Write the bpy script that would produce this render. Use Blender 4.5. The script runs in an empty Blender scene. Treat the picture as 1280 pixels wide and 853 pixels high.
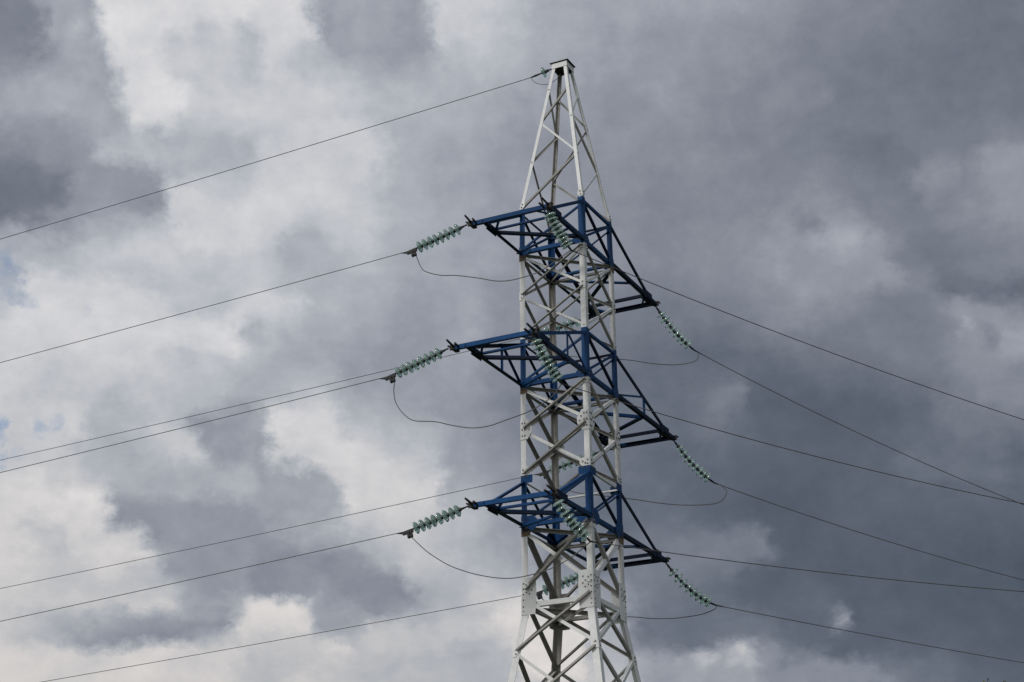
import bpy, bmesh, math, random
from mathutils import Vector, Matrix
random.seed(7)
R = math.radians
scene = bpy.context.scene
C = scene.collection

# ------------------------------------------------------------------ camera
cam_d = bpy.data.cameras.new('camera'); cam = bpy.data.objects.new('camera', cam_d); C.objects.link(cam)
cam_d.sensor_width = 36.0; cam_d.lens = 62.0; cam_d.clip_start = 0.1; cam_d.clip_end = 20000
fw = Vector((-0.03208558, 0.92593033, 0.37632903)); rt = Vector((0.99924662, 0.03794237, -0.00815932)); up = rt.cross(fw)
m = Matrix((rt, up, -fw)).transposed().to_4x4(); m.translation = Vector((0, -45.82278, 1.6))
cam.matrix_world = m
scene.camera = cam

# ------------------------------------------------------------------ exposure
scene.view_settings.view_transform = 'Standard'; scene.view_settings.look = 'None'
scene.view_settings.gamma = 1.0; scene.view_settings.exposure = 0.0
scene.view_settings.use_curve_mapping = False

# ------------------------------------------------------------------ sun (veiled by cloud)
SUN_AZ, SUN_EL = -150.0, 46.0            # behind the camera and to the left
sd = bpy.data.lights.new('sun', 'SUN'); sd.energy = 1.5; sd.angle = R(10); sd.color = (1.0, 0.965, 0.91)
so = bpy.data.objects.new('sun', sd); C.objects.link(so)
sv = Vector((math.sin(R(SUN_AZ))*math.cos(R(SUN_EL)), math.cos(R(SUN_AZ))*math.cos(R(SUN_EL)), math.sin(R(SUN_EL))))
so.rotation_euler = (-sv).to_track_quat('-Z', 'Y').to_euler(); so.location = (0, 0, 60)

# ------------------------------------------------------------------ sky: Nishita behind a broken cloud deck
EL0, EL1, AZ0, AZ1 = 9.8, 33.4, -21.2, 17.2
CLOUD = [
[198, 198, 198, 198, 198, 198, 198, 198, 198, 198, 198, 198, 198, 199, 200, 200, 199, 198, 196, 195, 195, 195, 195, 195, 193, 188, 182, 180, 182, 185, 188, 190, 189, 188, 186, 185, 184, 183, 181, 180, 179, 178, 176, 175, 176, 177, 179, 180, 180, 182, 184, 185, 185, 184, 183, 182, 181, 175, 168, 163, 162, 160, 158, 156, 156, 154, 151, 148, 147, 143, 137, 133, 132, 130, 127, 125, 125, 122, 119, 116, 115, 111, 106, 102, 102, 100, 99, 98, 98, 98, 98, 98, 98, 98, 98, 98],
[198, 198, 198, 198, 198, 198, 198, 198, 198, 198, 198, 198, 198, 199, 200, 200, 199, 198, 196, 195, 195, 195, 195, 195, 192, 187, 182, 180, 182, 185, 189, 190, 189, 187, 186, 185, 184, 183, 181, 180, 179, 178, 176, 175, 176, 177, 179, 180, 180, 182, 184, 185, 185, 184, 183, 182, 181, 176, 168, 163, 162, 160, 158, 156, 156, 154, 151, 149, 148, 144, 138, 133, 132, 130, 128, 125, 125, 122, 119, 116, 115, 112, 106, 102, 102, 101, 99, 98, 98, 98, 98, 98, 98, 98, 98, 98],
[198, 198, 198, 198, 198, 200, 201, 201, 201, 201, 201, 201, 201, 201, 201, 201, 201, 201, 201, 201, 201, 197, 195, 195, 192, 187, 182, 180, 182, 185, 189, 190, 189, 187, 186, 185, 184, 183, 181, 180, 179, 178, 176, 175, 176, 177, 179, 180, 180, 182, 184, 185, 185, 184, 183, 182, 181, 174, 167, 162, 161, 160, 159, 158, 158, 157, 156, 156, 144, 142, 141, 141, 141, 142, 142, 142, 142, 142, 134, 117, 116, 112, 107, 103, 102, 101, 99, 98, 98, 98, 98, 98, 98, 98, 98, 98],
[198, 198, 198, 198, 198, 201, 201, 201, 201, 201, 201, 201, 201, 201, 201, 201, 201, 201, 201, 201, 201, 201, 201, 201, 195, 186, 182, 180, 182, 186, 189, 190, 189, 187, 186, 185, 184, 183, 181, 180, 179, 178, 176, 175, 176, 177, 179, 180, 206, 210, 210, 210, 210, 210, 184, 182, 181, 167, 160, 160, 160, 160, 160, 160, 160, 160, 160, 160, 142, 142, 142, 142, 142, 142, 142, 141, 135, 120, 116, 113, 112, 109, 104, 100, 99, 98, 96, 95, 95, 95, 94, 94, 94, 94, 93, 93],
[197, 197, 197, 197, 198, 201, 201, 201, 201, 201, 201, 201, 201, 201, 201, 201, 201, 201, 200, 200, 200, 200, 200, 200, 200, 197, 185, 186, 187, 190, 192, 193, 191, 188, 186, 185, 184, 181, 179, 178, 178, 178, 177, 177, 178, 180, 183, 185, 210, 210, 210, 210, 210, 210, 181, 177, 176, 166, 161, 159, 160, 160, 176, 181, 159, 175, 185, 152, 142, 136, 122, 121, 125, 106, 99, 99, 104, 104, 102, 100, 99, 98, 97, 95, 94, 94, 93, 92, 92, 92, 91, 91, 91, 91, 91, 91],
[193, 193, 193, 193, 193, 193, 193, 193, 189, 182, 177, 170, 165, 160, 155, 150, 147, 140, 137, 137, 139, 151, 167, 171, 179, 195, 199, 197, 193, 194, 195, 196, 192, 200, 200, 180, 185, 188, 188, 188, 188, 188, 188, 188, 188, 189, 191, 199, 211, 210, 210, 210, 210, 210, 179, 171, 169, 143, 130, 123, 119, 117, 115, 114, 115, 115, 114, 114, 113, 110, 107, 103, 101, 101, 100, 99, 98, 97, 96, 95, 94, 94, 93, 92, 92, 92, 91, 90, 90, 90, 89, 89, 89, 89, 89, 89],
[197, 197, 197, 196, 196, 196, 196, 195, 191, 185, 180, 178, 177, 172, 162, 159, 155, 155, 153, 152, 152, 147, 147, 147, 147, 197, 209, 209, 209, 209, 209, 209, 172, 162, 162, 170, 187, 187, 187, 187, 187, 187, 188, 186, 183, 192, 207, 211, 211, 211, 210, 210, 210, 210, 177, 165, 163, 140, 115, 114, 114, 114, 114, 114, 114, 114, 114, 114, 109, 102, 101, 100, 100, 110, 146, 97, 96, 96, 95, 93, 93, 92, 92, 91, 90, 90, 89, 89, 88, 88, 88, 88, 88, 88, 88, 88],
[201, 200, 200, 200, 200, 199, 199, 199, 196, 193, 191, 190, 191, 193, 193, 193, 193, 193, 193, 193, 184, 169, 164, 164, 167, 183, 208, 208, 208, 208, 208, 198, 162, 162, 162, 150, 144, 147, 155, 163, 165, 170, 175, 178, 180, 187, 194, 209, 211, 210, 210, 210, 210, 206, 162, 155, 152, 145, 134, 124, 120, 118, 113, 108, 106, 104, 102, 99, 97, 98, 100, 102, 104, 103, 100, 97, 95, 95, 94, 92, 92, 92, 91, 90, 90, 89, 89, 88, 87, 87, 87, 87, 87, 86, 86, 86],
[206, 206, 205, 205, 205, 205, 204, 203, 200, 196, 193, 193, 193, 193, 193, 192, 189, 186, 183, 182, 172, 160, 156, 155, 155, 154, 157, 143, 142, 142, 142, 149, 157, 150, 141, 141, 141, 141, 142, 145, 170, 173, 177, 178, 180, 185, 187, 189, 189, 185, 182, 181, 184, 161, 153, 146, 144, 139, 131, 124, 121, 119, 115, 110, 108, 107, 103, 99, 96, 97, 98, 99, 100, 99, 97, 95, 94, 93, 92, 91, 91, 91, 90, 89, 89, 88, 87, 86, 85, 85, 85, 85, 85, 85, 85, 85],
[208, 208, 208, 208, 208, 208, 208, 207, 203, 198, 195, 195, 195, 195, 201, 197, 190, 184, 178, 156, 153, 153, 153, 153, 153, 153, 153, 141, 141, 141, 141, 141, 141, 141, 141, 141, 141, 142, 142, 171, 179, 179, 179, 179, 179, 185, 175, 174, 172, 166, 158, 151, 149, 145, 138, 133, 131, 130, 127, 125, 124, 122, 119, 115, 113, 112, 106, 100, 96, 95, 95, 96, 96, 95, 94, 93, 92, 92, 91, 91, 90, 90, 90, 89, 89, 89, 88, 88, 87, 87, 88, 88, 89, 89, 89, 90],
[207, 207, 207, 207, 208, 208, 207, 206, 203, 189, 188, 188, 200, 206, 206, 206, 205, 205, 180, 161, 158, 155, 153, 153, 153, 153, 152, 141, 141, 141, 141, 141, 142, 146, 155, 162, 167, 175, 183, 186, 185, 183, 181, 180, 178, 174, 168, 165, 163, 156, 147, 140, 139, 135, 130, 125, 124, 124, 124, 124, 124, 124, 124, 124, 124, 124, 123, 123, 123, 106, 94, 94, 94, 94, 94, 94, 94, 94, 94, 93, 93, 93, 93, 93, 92, 93, 93, 93, 93, 93, 94, 94, 95, 95, 95, 96],
[205, 205, 206, 206, 208, 208, 208, 208, 194, 188, 188, 198, 206, 200, 200, 201, 197, 192, 149, 149, 150, 150, 148, 148, 148, 150, 152, 145, 149, 153, 157, 158, 163, 170, 176, 177, 180, 184, 188, 190, 188, 185, 181, 179, 177, 171, 165, 160, 158, 151, 141, 134, 132, 129, 123, 119, 117, 117, 117, 118, 119, 124, 124, 124, 124, 123, 123, 123, 123, 98, 93, 93, 93, 93, 94, 96, 97, 97, 97, 97, 96, 96, 96, 96, 96, 96, 97, 98, 98, 99, 99, 99, 100, 100, 100, 100],
[204, 204, 204, 204, 208, 208, 208, 208, 208, 208, 208, 213, 212, 210, 199, 150, 150, 149, 149, 149, 149, 149, 149, 149, 149, 149, 149, 150, 156, 163, 168, 170, 177, 186, 193, 194, 194, 194, 195, 195, 192, 187, 181, 179, 176, 169, 160, 154, 152, 145, 135, 127, 124, 121, 116, 111, 109, 109, 110, 111, 113, 112, 109, 105, 102, 101, 100, 97, 95, 91, 91, 92, 92, 92, 94, 96, 99, 100, 100, 99, 98, 98, 98, 98, 99, 99, 99, 99, 100, 100, 100, 100, 100, 99, 99, 99],
[199, 199, 199, 201, 208, 208, 208, 208, 208, 208, 207, 216, 215, 215, 195, 161, 154, 151, 150, 149, 149, 149, 149, 149, 149, 149, 149, 162, 165, 165, 165, 165, 166, 174, 205, 205, 204, 204, 203, 198, 194, 188, 181, 178, 175, 167, 157, 151, 148, 141, 130, 122, 120, 117, 112, 107, 105, 106, 107, 107, 108, 107, 103, 99, 96, 96, 94, 93, 91, 91, 91, 92, 92, 93, 94, 97, 99, 100, 100, 100, 100, 100, 101, 101, 102, 102, 102, 101, 101, 103, 100, 99, 99, 99, 99, 99],
[194, 194, 194, 195, 195, 197, 200, 202, 205, 203, 196, 192, 187, 183, 182, 172, 172, 172, 172, 172, 172, 172, 172, 172, 172, 171, 171, 163, 165, 165, 165, 165, 165, 166, 204, 205, 205, 203, 205, 205, 205, 203, 177, 173, 170, 163, 155, 149, 147, 140, 131, 124, 121, 119, 114, 110, 109, 108, 108, 107, 107, 106, 104, 101, 100, 99, 98, 96, 94, 94, 94, 94, 94, 94, 95, 97, 99, 100, 100, 101, 102, 110, 112, 112, 112, 112, 112, 112, 111, 103, 98, 98, 98, 98, 98, 98],
[192, 192, 192, 192, 192, 192, 192, 191, 191, 190, 190, 185, 179, 174, 174, 175, 174, 173, 173, 173, 173, 173, 173, 172, 170, 168, 167, 158, 165, 165, 165, 165, 166, 190, 204, 205, 206, 205, 202, 202, 205, 204, 171, 166, 164, 158, 151, 147, 145, 140, 132, 125, 123, 121, 118, 114, 112, 112, 110, 107, 106, 105, 105, 104, 103, 103, 102, 99, 98, 97, 97, 96, 95, 95, 95, 97, 99, 100, 100, 105, 112, 112, 111, 111, 111, 110, 109, 107, 104, 102, 103, 103, 104, 105, 106, 106],
[191, 191, 191, 191, 191, 191, 191, 191, 193, 196, 190, 184, 179, 179, 176, 172, 169, 179, 180, 192, 192, 192, 183, 155, 153, 153, 157, 162, 194, 206, 206, 205, 206, 207, 207, 207, 207, 206, 196, 195, 189, 177, 166, 160, 159, 154, 149, 146, 144, 139, 132, 127, 125, 123, 120, 117, 115, 114, 111, 107, 105, 105, 105, 105, 106, 106, 104, 102, 99, 98, 98, 97, 96, 95, 95, 97, 98, 99, 100, 101, 103, 105, 105, 108, 111, 114, 115, 114, 113, 112, 113, 114, 115, 116, 116, 117],
[190, 190, 190, 199, 200, 200, 200, 200, 200, 200, 200, 199, 180, 180, 180, 180, 180, 180, 191, 192, 192, 187, 154, 154, 153, 153, 159, 163, 206, 206, 206, 206, 206, 207, 207, 200, 194, 190, 187, 186, 181, 171, 162, 158, 156, 151, 146, 142, 140, 136, 130, 125, 123, 121, 118, 115, 114, 113, 110, 108, 106, 106, 107, 109, 110, 111, 108, 104, 100, 98, 98, 97, 96, 95, 95, 96, 97, 98, 98, 100, 103, 105, 105, 109, 115, 120, 122, 122, 122, 122, 123, 123, 124, 124, 125, 125],
[191, 191, 191, 200, 200, 200, 200, 200, 200, 200, 200, 199, 182, 180, 180, 180, 180, 180, 187, 186, 185, 157, 154, 154, 153, 153, 161, 165, 206, 206, 206, 206, 206, 202, 185, 185, 182, 177, 174, 172, 169, 163, 157, 154, 152, 146, 140, 136, 135, 131, 126, 122, 120, 119, 116, 113, 112, 111, 110, 108, 107, 108, 110, 113, 116, 117, 113, 107, 101, 98, 98, 97, 96, 95, 95, 96, 97, 97, 97, 99, 102, 104, 105, 110, 117, 123, 126, 126, 127, 129, 133, 130, 130, 131, 132, 133],
[197, 196, 196, 196, 195, 195, 194, 192, 190, 190, 189, 188, 188, 186, 181, 180, 182, 189, 189, 187, 183, 181, 179, 168, 156, 153, 160, 173, 199, 207, 207, 207, 205, 187, 176, 175, 172, 167, 163, 161, 159, 156, 152, 150, 148, 143, 136, 131, 130, 127, 123, 119, 118, 117, 114, 112, 110, 110, 109, 109, 108, 108, 111, 115, 124, 125, 122, 116, 102, 99, 98, 98, 97, 97, 97, 98, 99, 101, 101, 103, 107, 109, 111, 115, 121, 128, 131, 137, 138, 138, 138, 139, 140, 141, 142, 143],
[203, 202, 202, 202, 201, 201, 199, 196, 193, 192, 192, 193, 193, 193, 192, 191, 190, 190, 189, 187, 185, 183, 182, 179, 174, 171, 170, 173, 179, 185, 187, 185, 180, 174, 170, 169, 166, 163, 160, 159, 158, 155, 153, 152, 150, 144, 137, 132, 131, 128, 124, 121, 119, 118, 116, 113, 111, 111, 110, 109, 108, 108, 110, 112, 121, 126, 126, 122, 104, 101, 101, 101, 102, 103, 103, 105, 107, 108, 109, 111, 114, 117, 119, 121, 127, 133, 137, 138, 138, 138, 139, 147, 149, 149, 150, 150],
[204, 204, 205, 206, 206, 206, 206, 206, 202, 196, 196, 197, 198, 198, 197, 194, 191, 190, 190, 188, 187, 186, 185, 182, 179, 176, 175, 175, 175, 175, 176, 174, 169, 163, 160, 160, 159, 158, 157, 157, 157, 156, 156, 156, 153, 147, 139, 134, 132, 130, 126, 123, 122, 121, 118, 115, 113, 113, 111, 110, 108, 108, 108, 109, 109, 109, 108, 106, 105, 104, 104, 105, 107, 109, 110, 111, 113, 115, 116, 118, 120, 123, 125, 126, 131, 136, 138, 139, 140, 149, 155, 153, 146, 146, 145, 144],
[198, 199, 204, 206, 206, 206, 206, 206, 206, 206, 206, 206, 206, 206, 203, 200, 196, 193, 191, 190, 188, 188, 187, 185, 182, 180, 179, 176, 172, 168, 166, 164, 160, 155, 152, 152, 153, 154, 155, 155, 156, 157, 159, 159, 156, 149, 141, 136, 134, 132, 129, 126, 124, 123, 120, 117, 115, 114, 113, 110, 109, 108, 107, 107, 106, 105, 105, 105, 106, 106, 107, 109, 111, 114, 115, 116, 118, 119, 120, 121, 122, 124, 125, 126, 130, 134, 138, 142, 126, 151, 159, 158, 139, 138, 137, 136],
[192, 193, 194, 207, 208, 208, 208, 208, 208, 208, 208, 208, 205, 208, 208, 207, 207, 207, 207, 207, 206, 205, 204, 204, 204, 186, 180, 178, 174, 170, 168, 165, 161, 156, 153, 153, 154, 154, 155, 155, 156, 158, 159, 160, 157, 150, 142, 137, 135, 133, 130, 128, 127, 125, 122, 119, 117, 117, 115, 113, 112, 111, 111, 111, 110, 111, 111, 113, 114, 116, 117, 119, 121, 123, 124, 125, 125, 125, 124, 125, 125, 125, 125, 126, 129, 142, 160, 144, 144, 144, 144, 144, 132, 131, 131, 130],
[188, 189, 189, 190, 190, 199, 207, 208, 208, 208, 208, 208, 208, 208, 208, 208, 208, 208, 208, 208, 208, 207, 208, 208, 200, 174, 176, 186, 180, 175, 174, 171, 167, 162, 160, 159, 158, 156, 155, 155, 156, 158, 159, 160, 158, 151, 144, 138, 137, 136, 133, 131, 130, 129, 126, 123, 121, 120, 119, 118, 117, 116, 117, 117, 118, 118, 119, 122, 125, 128, 130, 131, 133, 134, 135, 134, 133, 130, 129, 129, 128, 126, 125, 125, 129, 144, 144, 144, 144, 141, 137, 129, 122, 130, 130, 130],
[181, 182, 183, 183, 184, 187, 203, 208, 208, 208, 208, 208, 208, 208, 208, 208, 207, 202, 195, 189, 189, 188, 189, 192, 197, 195, 195, 193, 190, 184, 179, 176, 172, 168, 166, 165, 162, 158, 156, 155, 156, 158, 159, 160, 158, 152, 145, 140, 139, 138, 136, 135, 134, 133, 130, 127, 124, 124, 123, 122, 121, 121, 122, 123, 124, 124, 125, 129, 133, 137, 138, 139, 141, 145, 145, 144, 142, 139, 137, 131, 130, 128, 127, 126, 127, 111, 112, 112, 112, 112, 111, 111, 111, 130, 130, 130],
[174, 174, 175, 175, 176, 179, 207, 208, 207, 204, 200, 201, 205, 205, 200, 195, 191, 187, 187, 187, 187, 187, 187, 192, 195, 197, 201, 202, 202, 201, 181, 177, 174, 172, 170, 169, 165, 161, 157, 157, 158, 159, 160, 160, 158, 153, 147, 142, 141, 140, 138, 137, 136, 135, 132, 130, 128, 127, 127, 126, 125, 125, 125, 126, 127, 128, 129, 132, 137, 141, 143, 147, 151, 151, 151, 151, 150, 150, 150, 150, 150, 147, 129, 128, 116, 117, 120, 124, 128, 129, 130, 130, 130, 130, 130, 130],
[167, 168, 169, 170, 170, 174, 179, 184, 187, 187, 188, 188, 187, 187, 187, 187, 187, 187, 187, 187, 187, 187, 187, 191, 193, 194, 193, 188, 183, 185, 178, 176, 176, 176, 176, 175, 171, 167, 163, 163, 162, 162, 162, 162, 160, 156, 151, 147, 146, 145, 143, 141, 140, 139, 137, 135, 134, 133, 133, 132, 131, 131, 131, 132, 132, 133, 134, 137, 143, 148, 155, 160, 151, 151, 151, 151, 150, 150, 150, 150, 150, 128, 123, 122, 121, 121, 124, 128, 129, 130, 131, 133, 134, 134, 135, 136],
[148, 144, 150, 154, 156, 161, 167, 172, 175, 178, 182, 185, 187, 189, 192, 195, 197, 196, 194, 190, 187, 187, 189, 190, 192, 192, 191, 185, 179, 174, 173, 175, 178, 181, 182, 181, 177, 173, 170, 169, 168, 166, 165, 164, 163, 159, 156, 153, 152, 150, 147, 145, 143, 143, 142, 141, 140, 140, 139, 138, 137, 136, 137, 137, 137, 137, 138, 141, 147, 152, 158, 160, 151, 151, 151, 153, 159, 157, 154, 151, 145, 132, 121, 121, 121, 121, 127, 131, 132, 134, 138, 141, 143, 144, 145, 146],
[128, 122, 119, 119, 120, 123, 128, 144, 151, 157, 164, 170, 173, 176, 181, 185, 188, 189, 191, 200, 202, 201, 202, 202, 202, 194, 191, 179, 176, 176, 176, 177, 181, 184, 186, 184, 180, 176, 173, 172, 170, 168, 166, 165, 164, 161, 158, 156, 155, 153, 150, 147, 145, 145, 144, 143, 142, 142, 141, 140, 138, 138, 138, 138, 138, 137, 138, 140, 145, 149, 157, 155, 153, 151, 155, 162, 162, 162, 151, 149, 135, 131, 129, 127, 127, 129, 132, 135, 136, 139, 145, 150, 152, 153, 154, 154],
[119, 119, 119, 119, 119, 119, 119, 119, 130, 146, 147, 155, 158, 162, 167, 168, 173, 182, 202, 202, 202, 202, 202, 202, 202, 198, 195, 179, 176, 176, 176, 184, 187, 189, 190, 187, 183, 177, 174, 173, 171, 167, 165, 163, 162, 160, 158, 156, 155, 153, 150, 147, 145, 145, 143, 142, 141, 140, 140, 138, 137, 137, 137, 136, 136, 136, 136, 138, 140, 142, 145, 151, 151, 135, 132, 147, 151, 150, 142, 132, 131, 129, 127, 125, 126, 129, 133, 137, 138, 143, 151, 151, 151, 151, 152, 152],
[125, 119, 119, 119, 119, 119, 119, 119, 119, 139, 149, 150, 151, 153, 152, 151, 152, 196, 201, 202, 202, 202, 202, 202, 202, 201, 201, 199, 198, 193, 193, 193, 194, 194, 194, 191, 185, 179, 175, 174, 171, 167, 163, 161, 161, 159, 157, 156, 156, 153, 150, 147, 145, 145, 143, 141, 139, 139, 138, 137, 136, 135, 135, 135, 135, 135, 135, 136, 137, 137, 138, 138, 141, 143, 145, 143, 139, 135, 131, 129, 129, 128, 126, 128, 137, 136, 136, 136, 136, 141, 151, 151, 151, 151, 146, 146],
[131, 120, 120, 120, 120, 120, 120, 120, 119, 129, 151, 151, 151, 151, 151, 151, 157, 201, 201, 202, 199, 196, 197, 199, 200, 201, 202, 202, 202, 202, 202, 202, 202, 202, 198, 193, 187, 180, 176, 174, 171, 166, 162, 160, 160, 158, 157, 156, 156, 154, 150, 147, 145, 144, 143, 141, 139, 138, 138, 137, 136, 136, 136, 136, 136, 136, 136, 136, 136, 136, 136, 136, 136, 136, 136, 136, 134, 131, 128, 126, 125, 126, 126, 139, 141, 141, 141, 141, 136, 140, 151, 151, 151, 151, 143, 141],
[139, 139, 138, 138, 138, 138, 138, 138, 139, 143, 150, 151, 151, 151, 152, 152, 178, 176, 176, 183, 187, 188, 189, 191, 192, 199, 202, 202, 202, 202, 202, 202, 202, 202, 201, 193, 185, 179, 175, 174, 171, 167, 163, 162, 161, 159, 156, 155, 154, 152, 149, 147, 145, 145, 144, 142, 141, 141, 140, 139, 139, 138, 138, 138, 138, 138, 138, 137, 136, 135, 134, 134, 133, 132, 131, 130, 129, 127, 124, 122, 120, 119, 119, 119, 128, 128, 129, 130, 130, 142, 148, 149, 150, 150, 142, 135],
[148, 147, 146, 145, 145, 145, 144, 144, 145, 147, 150, 176, 178, 179, 179, 180, 180, 180, 180, 180, 180, 180, 180, 181, 182, 195, 202, 202, 202, 202, 202, 202, 202, 202, 202, 200, 185, 177, 173, 172, 170, 167, 165, 164, 162, 159, 155, 152, 152, 150, 148, 146, 145, 145, 144, 144, 143, 143, 143, 142, 141, 141, 141, 140, 140, 140, 139, 139, 137, 135, 133, 132, 131, 129, 127, 126, 125, 124, 122, 120, 119, 119, 121, 123, 125, 127, 127, 127, 127, 127, 128, 129, 129, 129, 128, 126],
[159, 158, 158, 161, 159, 157, 156, 155, 155, 156, 158, 159, 161, 168, 183, 186, 175, 176, 179, 181, 182, 181, 180, 180, 180, 188, 201, 202, 202, 202, 202, 202, 202, 202, 202, 201, 187, 176, 172, 172, 170, 168, 166, 165, 163, 159, 155, 151, 150, 149, 148, 146, 145, 145, 145, 145, 145, 145, 145, 144, 143, 142, 142, 142, 141, 140, 140, 139, 137, 134, 132, 132, 131, 129, 127, 126, 126, 124, 123, 122, 122, 122, 123, 124, 124, 123, 123, 123, 123, 123, 122, 122, 121, 120, 120, 119],
[164, 164, 165, 168, 168, 168, 168, 168, 168, 168, 168, 168, 168, 179, 211, 211, 211, 205, 190, 190, 190, 190, 190, 190, 191, 191, 194, 197, 199, 201, 202, 202, 202, 202, 202, 201, 192, 178, 175, 174, 172, 170, 168, 167, 165, 162, 158, 155, 154, 153, 151, 148, 147, 147, 147, 146, 146, 146, 146, 146, 145, 145, 145, 144, 143, 141, 140, 139, 137, 134, 132, 131, 130, 129, 127, 126, 126, 125, 124, 123, 123, 123, 122, 122, 121, 121, 120, 120, 120, 120, 119, 119, 118, 117, 117, 117],
[153, 154, 160, 168, 168, 168, 168, 168, 168, 168, 168, 168, 170, 203, 212, 212, 212, 212, 208, 197, 196, 196, 196, 196, 196, 196, 195, 195, 195, 195, 195, 195, 195, 192, 191, 188, 184, 180, 178, 177, 175, 173, 171, 170, 168, 166, 163, 160, 160, 158, 155, 152, 150, 150, 149, 148, 147, 147, 147, 147, 148, 148, 148, 147, 144, 142, 140, 139, 137, 134, 131, 134, 137, 137, 137, 137, 137, 126, 125, 124, 124, 123, 122, 121, 120, 120, 119, 119, 119, 118, 118, 117, 116, 116, 115, 115],
[139, 141, 148, 151, 154, 157, 158, 159, 165, 169, 164, 167, 182, 211, 212, 212, 212, 212, 212, 198, 198, 198, 198, 198, 198, 198, 197, 197, 196, 196, 195, 194, 192, 190, 190, 188, 185, 182, 180, 179, 178, 175, 173, 172, 171, 169, 167, 165, 164, 162, 159, 155, 152, 152, 151, 150, 149, 148, 148, 149, 149, 153, 156, 154, 151, 146, 141, 140, 138, 135, 133, 134, 136, 134, 131, 128, 126, 126, 125, 124, 123, 123, 122, 120, 119, 119, 118, 118, 117, 116, 116, 115, 114, 114, 113, 113],
[132, 132, 133, 134, 134, 135, 154, 163, 163, 163, 164, 164, 202, 212, 212, 212, 212, 201, 194, 194, 196, 196, 196, 196, 195, 195, 195, 194, 192, 188, 192, 189, 186, 184, 183, 182, 179, 177, 175, 175, 176, 176, 176, 176, 175, 173, 170, 168, 168, 166, 162, 158, 155, 155, 154, 153, 151, 151, 151, 154, 155, 155, 156, 155, 148, 145, 144, 143, 142, 139, 136, 135, 135, 133, 130, 128, 127, 127, 125, 124, 123, 122, 121, 120, 119, 118, 118, 117, 116, 115, 115, 115, 114, 114, 114, 114],
[131, 132, 133, 134, 134, 134, 162, 163, 168, 165, 164, 192, 212, 212, 212, 212, 199, 194, 194, 194, 195, 195, 194, 190, 187, 205, 197, 191, 183, 183, 183, 183, 178, 174, 174, 173, 171, 168, 167, 168, 172, 177, 181, 183, 182, 179, 176, 174, 173, 171, 167, 163, 161, 160, 159, 157, 156, 155, 155, 154, 153, 152, 151, 151, 149, 148, 147, 146, 145, 143, 140, 139, 138, 136, 132, 129, 128, 127, 125, 124, 122, 122, 122, 120, 119, 119, 119, 118, 117, 117, 117, 116, 116, 116, 116, 116],
[130, 131, 134, 134, 134, 140, 163, 163, 176, 169, 164, 212, 212, 212, 212, 212, 210, 194, 194, 194, 194, 196, 193, 187, 192, 207, 207, 196, 187, 185, 181, 169, 162, 160, 160, 160, 160, 160, 160, 160, 163, 178, 186, 189, 188, 185, 181, 178, 177, 175, 171, 168, 165, 164, 163, 161, 159, 158, 157, 156, 154, 153, 152, 152, 151, 150, 149, 149, 147, 145, 143, 142, 141, 139, 135, 132, 131, 130, 129, 127, 125, 125, 125, 123, 122, 122, 122, 121, 120, 119, 119, 119, 118, 118, 118, 118],
[130, 131, 133, 136, 137, 154, 163, 163, 163, 164, 181, 212, 212, 212, 212, 212, 212, 212, 206, 196, 194, 201, 202, 187, 192, 207, 207, 207, 206, 206, 161, 160, 160, 160, 160, 160, 160, 160, 160, 160, 166, 197, 193, 190, 189, 187, 184, 182, 181, 179, 174, 170, 167, 166, 165, 163, 161, 159, 159, 158, 156, 155, 154, 154, 154, 153, 152, 152, 151, 149, 147, 146, 146, 144, 140, 137, 136, 135, 133, 131, 129, 128, 128, 127, 125, 124, 124, 123, 122, 121, 120, 120, 119, 118, 118, 118],
[130, 130, 133, 140, 148, 162, 163, 163, 164, 164, 208, 212, 212, 212, 212, 212, 212, 212, 212, 212, 212, 212, 212, 212, 202, 207, 207, 207, 206, 190, 160, 160, 160, 160, 160, 160, 160, 160, 160, 160, 172, 197, 197, 197, 196, 193, 191, 190, 188, 184, 179, 173, 169, 168, 167, 165, 163, 161, 161, 160, 159, 158, 158, 158, 157, 156, 156, 156, 155, 154, 152, 151, 150, 148, 145, 142, 140, 139, 137, 134, 131, 130, 129, 128, 126, 125, 125, 124, 122, 121, 120, 120, 119, 119, 118, 118],
[130, 130, 134, 141, 149, 155, 158, 169, 175, 174, 212, 212, 212, 212, 212, 212, 212, 212, 212, 212, 212, 212, 212, 212, 211, 207, 207, 207, 206, 172, 160, 160, 160, 160, 160, 160, 160, 160, 160, 160, 179, 197, 197, 197, 197, 197, 197, 197, 194, 189, 183, 176, 171, 170, 168, 166, 164, 163, 163, 162, 161, 160, 160, 160, 159, 159, 158, 158, 157, 156, 154, 152, 152, 150, 146, 143, 140, 140, 137, 134, 131, 130, 130, 128, 127, 125, 125, 124, 122, 121, 120, 120, 119, 119, 118, 118],
[130, 130, 135, 143, 150, 155, 159, 174, 192, 207, 212, 213, 213, 214, 215, 215, 214, 213, 212, 212, 212, 212, 213, 212, 211, 207, 207, 207, 205, 163, 160, 160, 160, 160, 160, 160, 160, 160, 160, 162, 184, 197, 197, 197, 197, 197, 197, 197, 195, 190, 184, 177, 171, 170, 169, 167, 165, 163, 163, 162, 161, 161, 160, 160, 159, 159, 158, 158, 157, 156, 154, 153, 152, 150, 147, 143, 140, 140, 138, 135, 132, 130, 130, 128, 127, 125, 125, 124, 123, 121, 120, 120, 119, 119, 118, 118],
]
GAPS = [(-19.35, 23.4, .55, .9, 0.75), (-18.9, 22.7, .45, .45, 0.6), (-16.62, 22.63, .3, .25, 0.35), (-19.05, 18.55, .35, .6, 0.85), (-17.7, 18.7, .6, .45, 0.85), (-18.5, 17.95, .35, .25, 0.5), (-18.95, 17.65, .4, .3, 0.6)]

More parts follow.
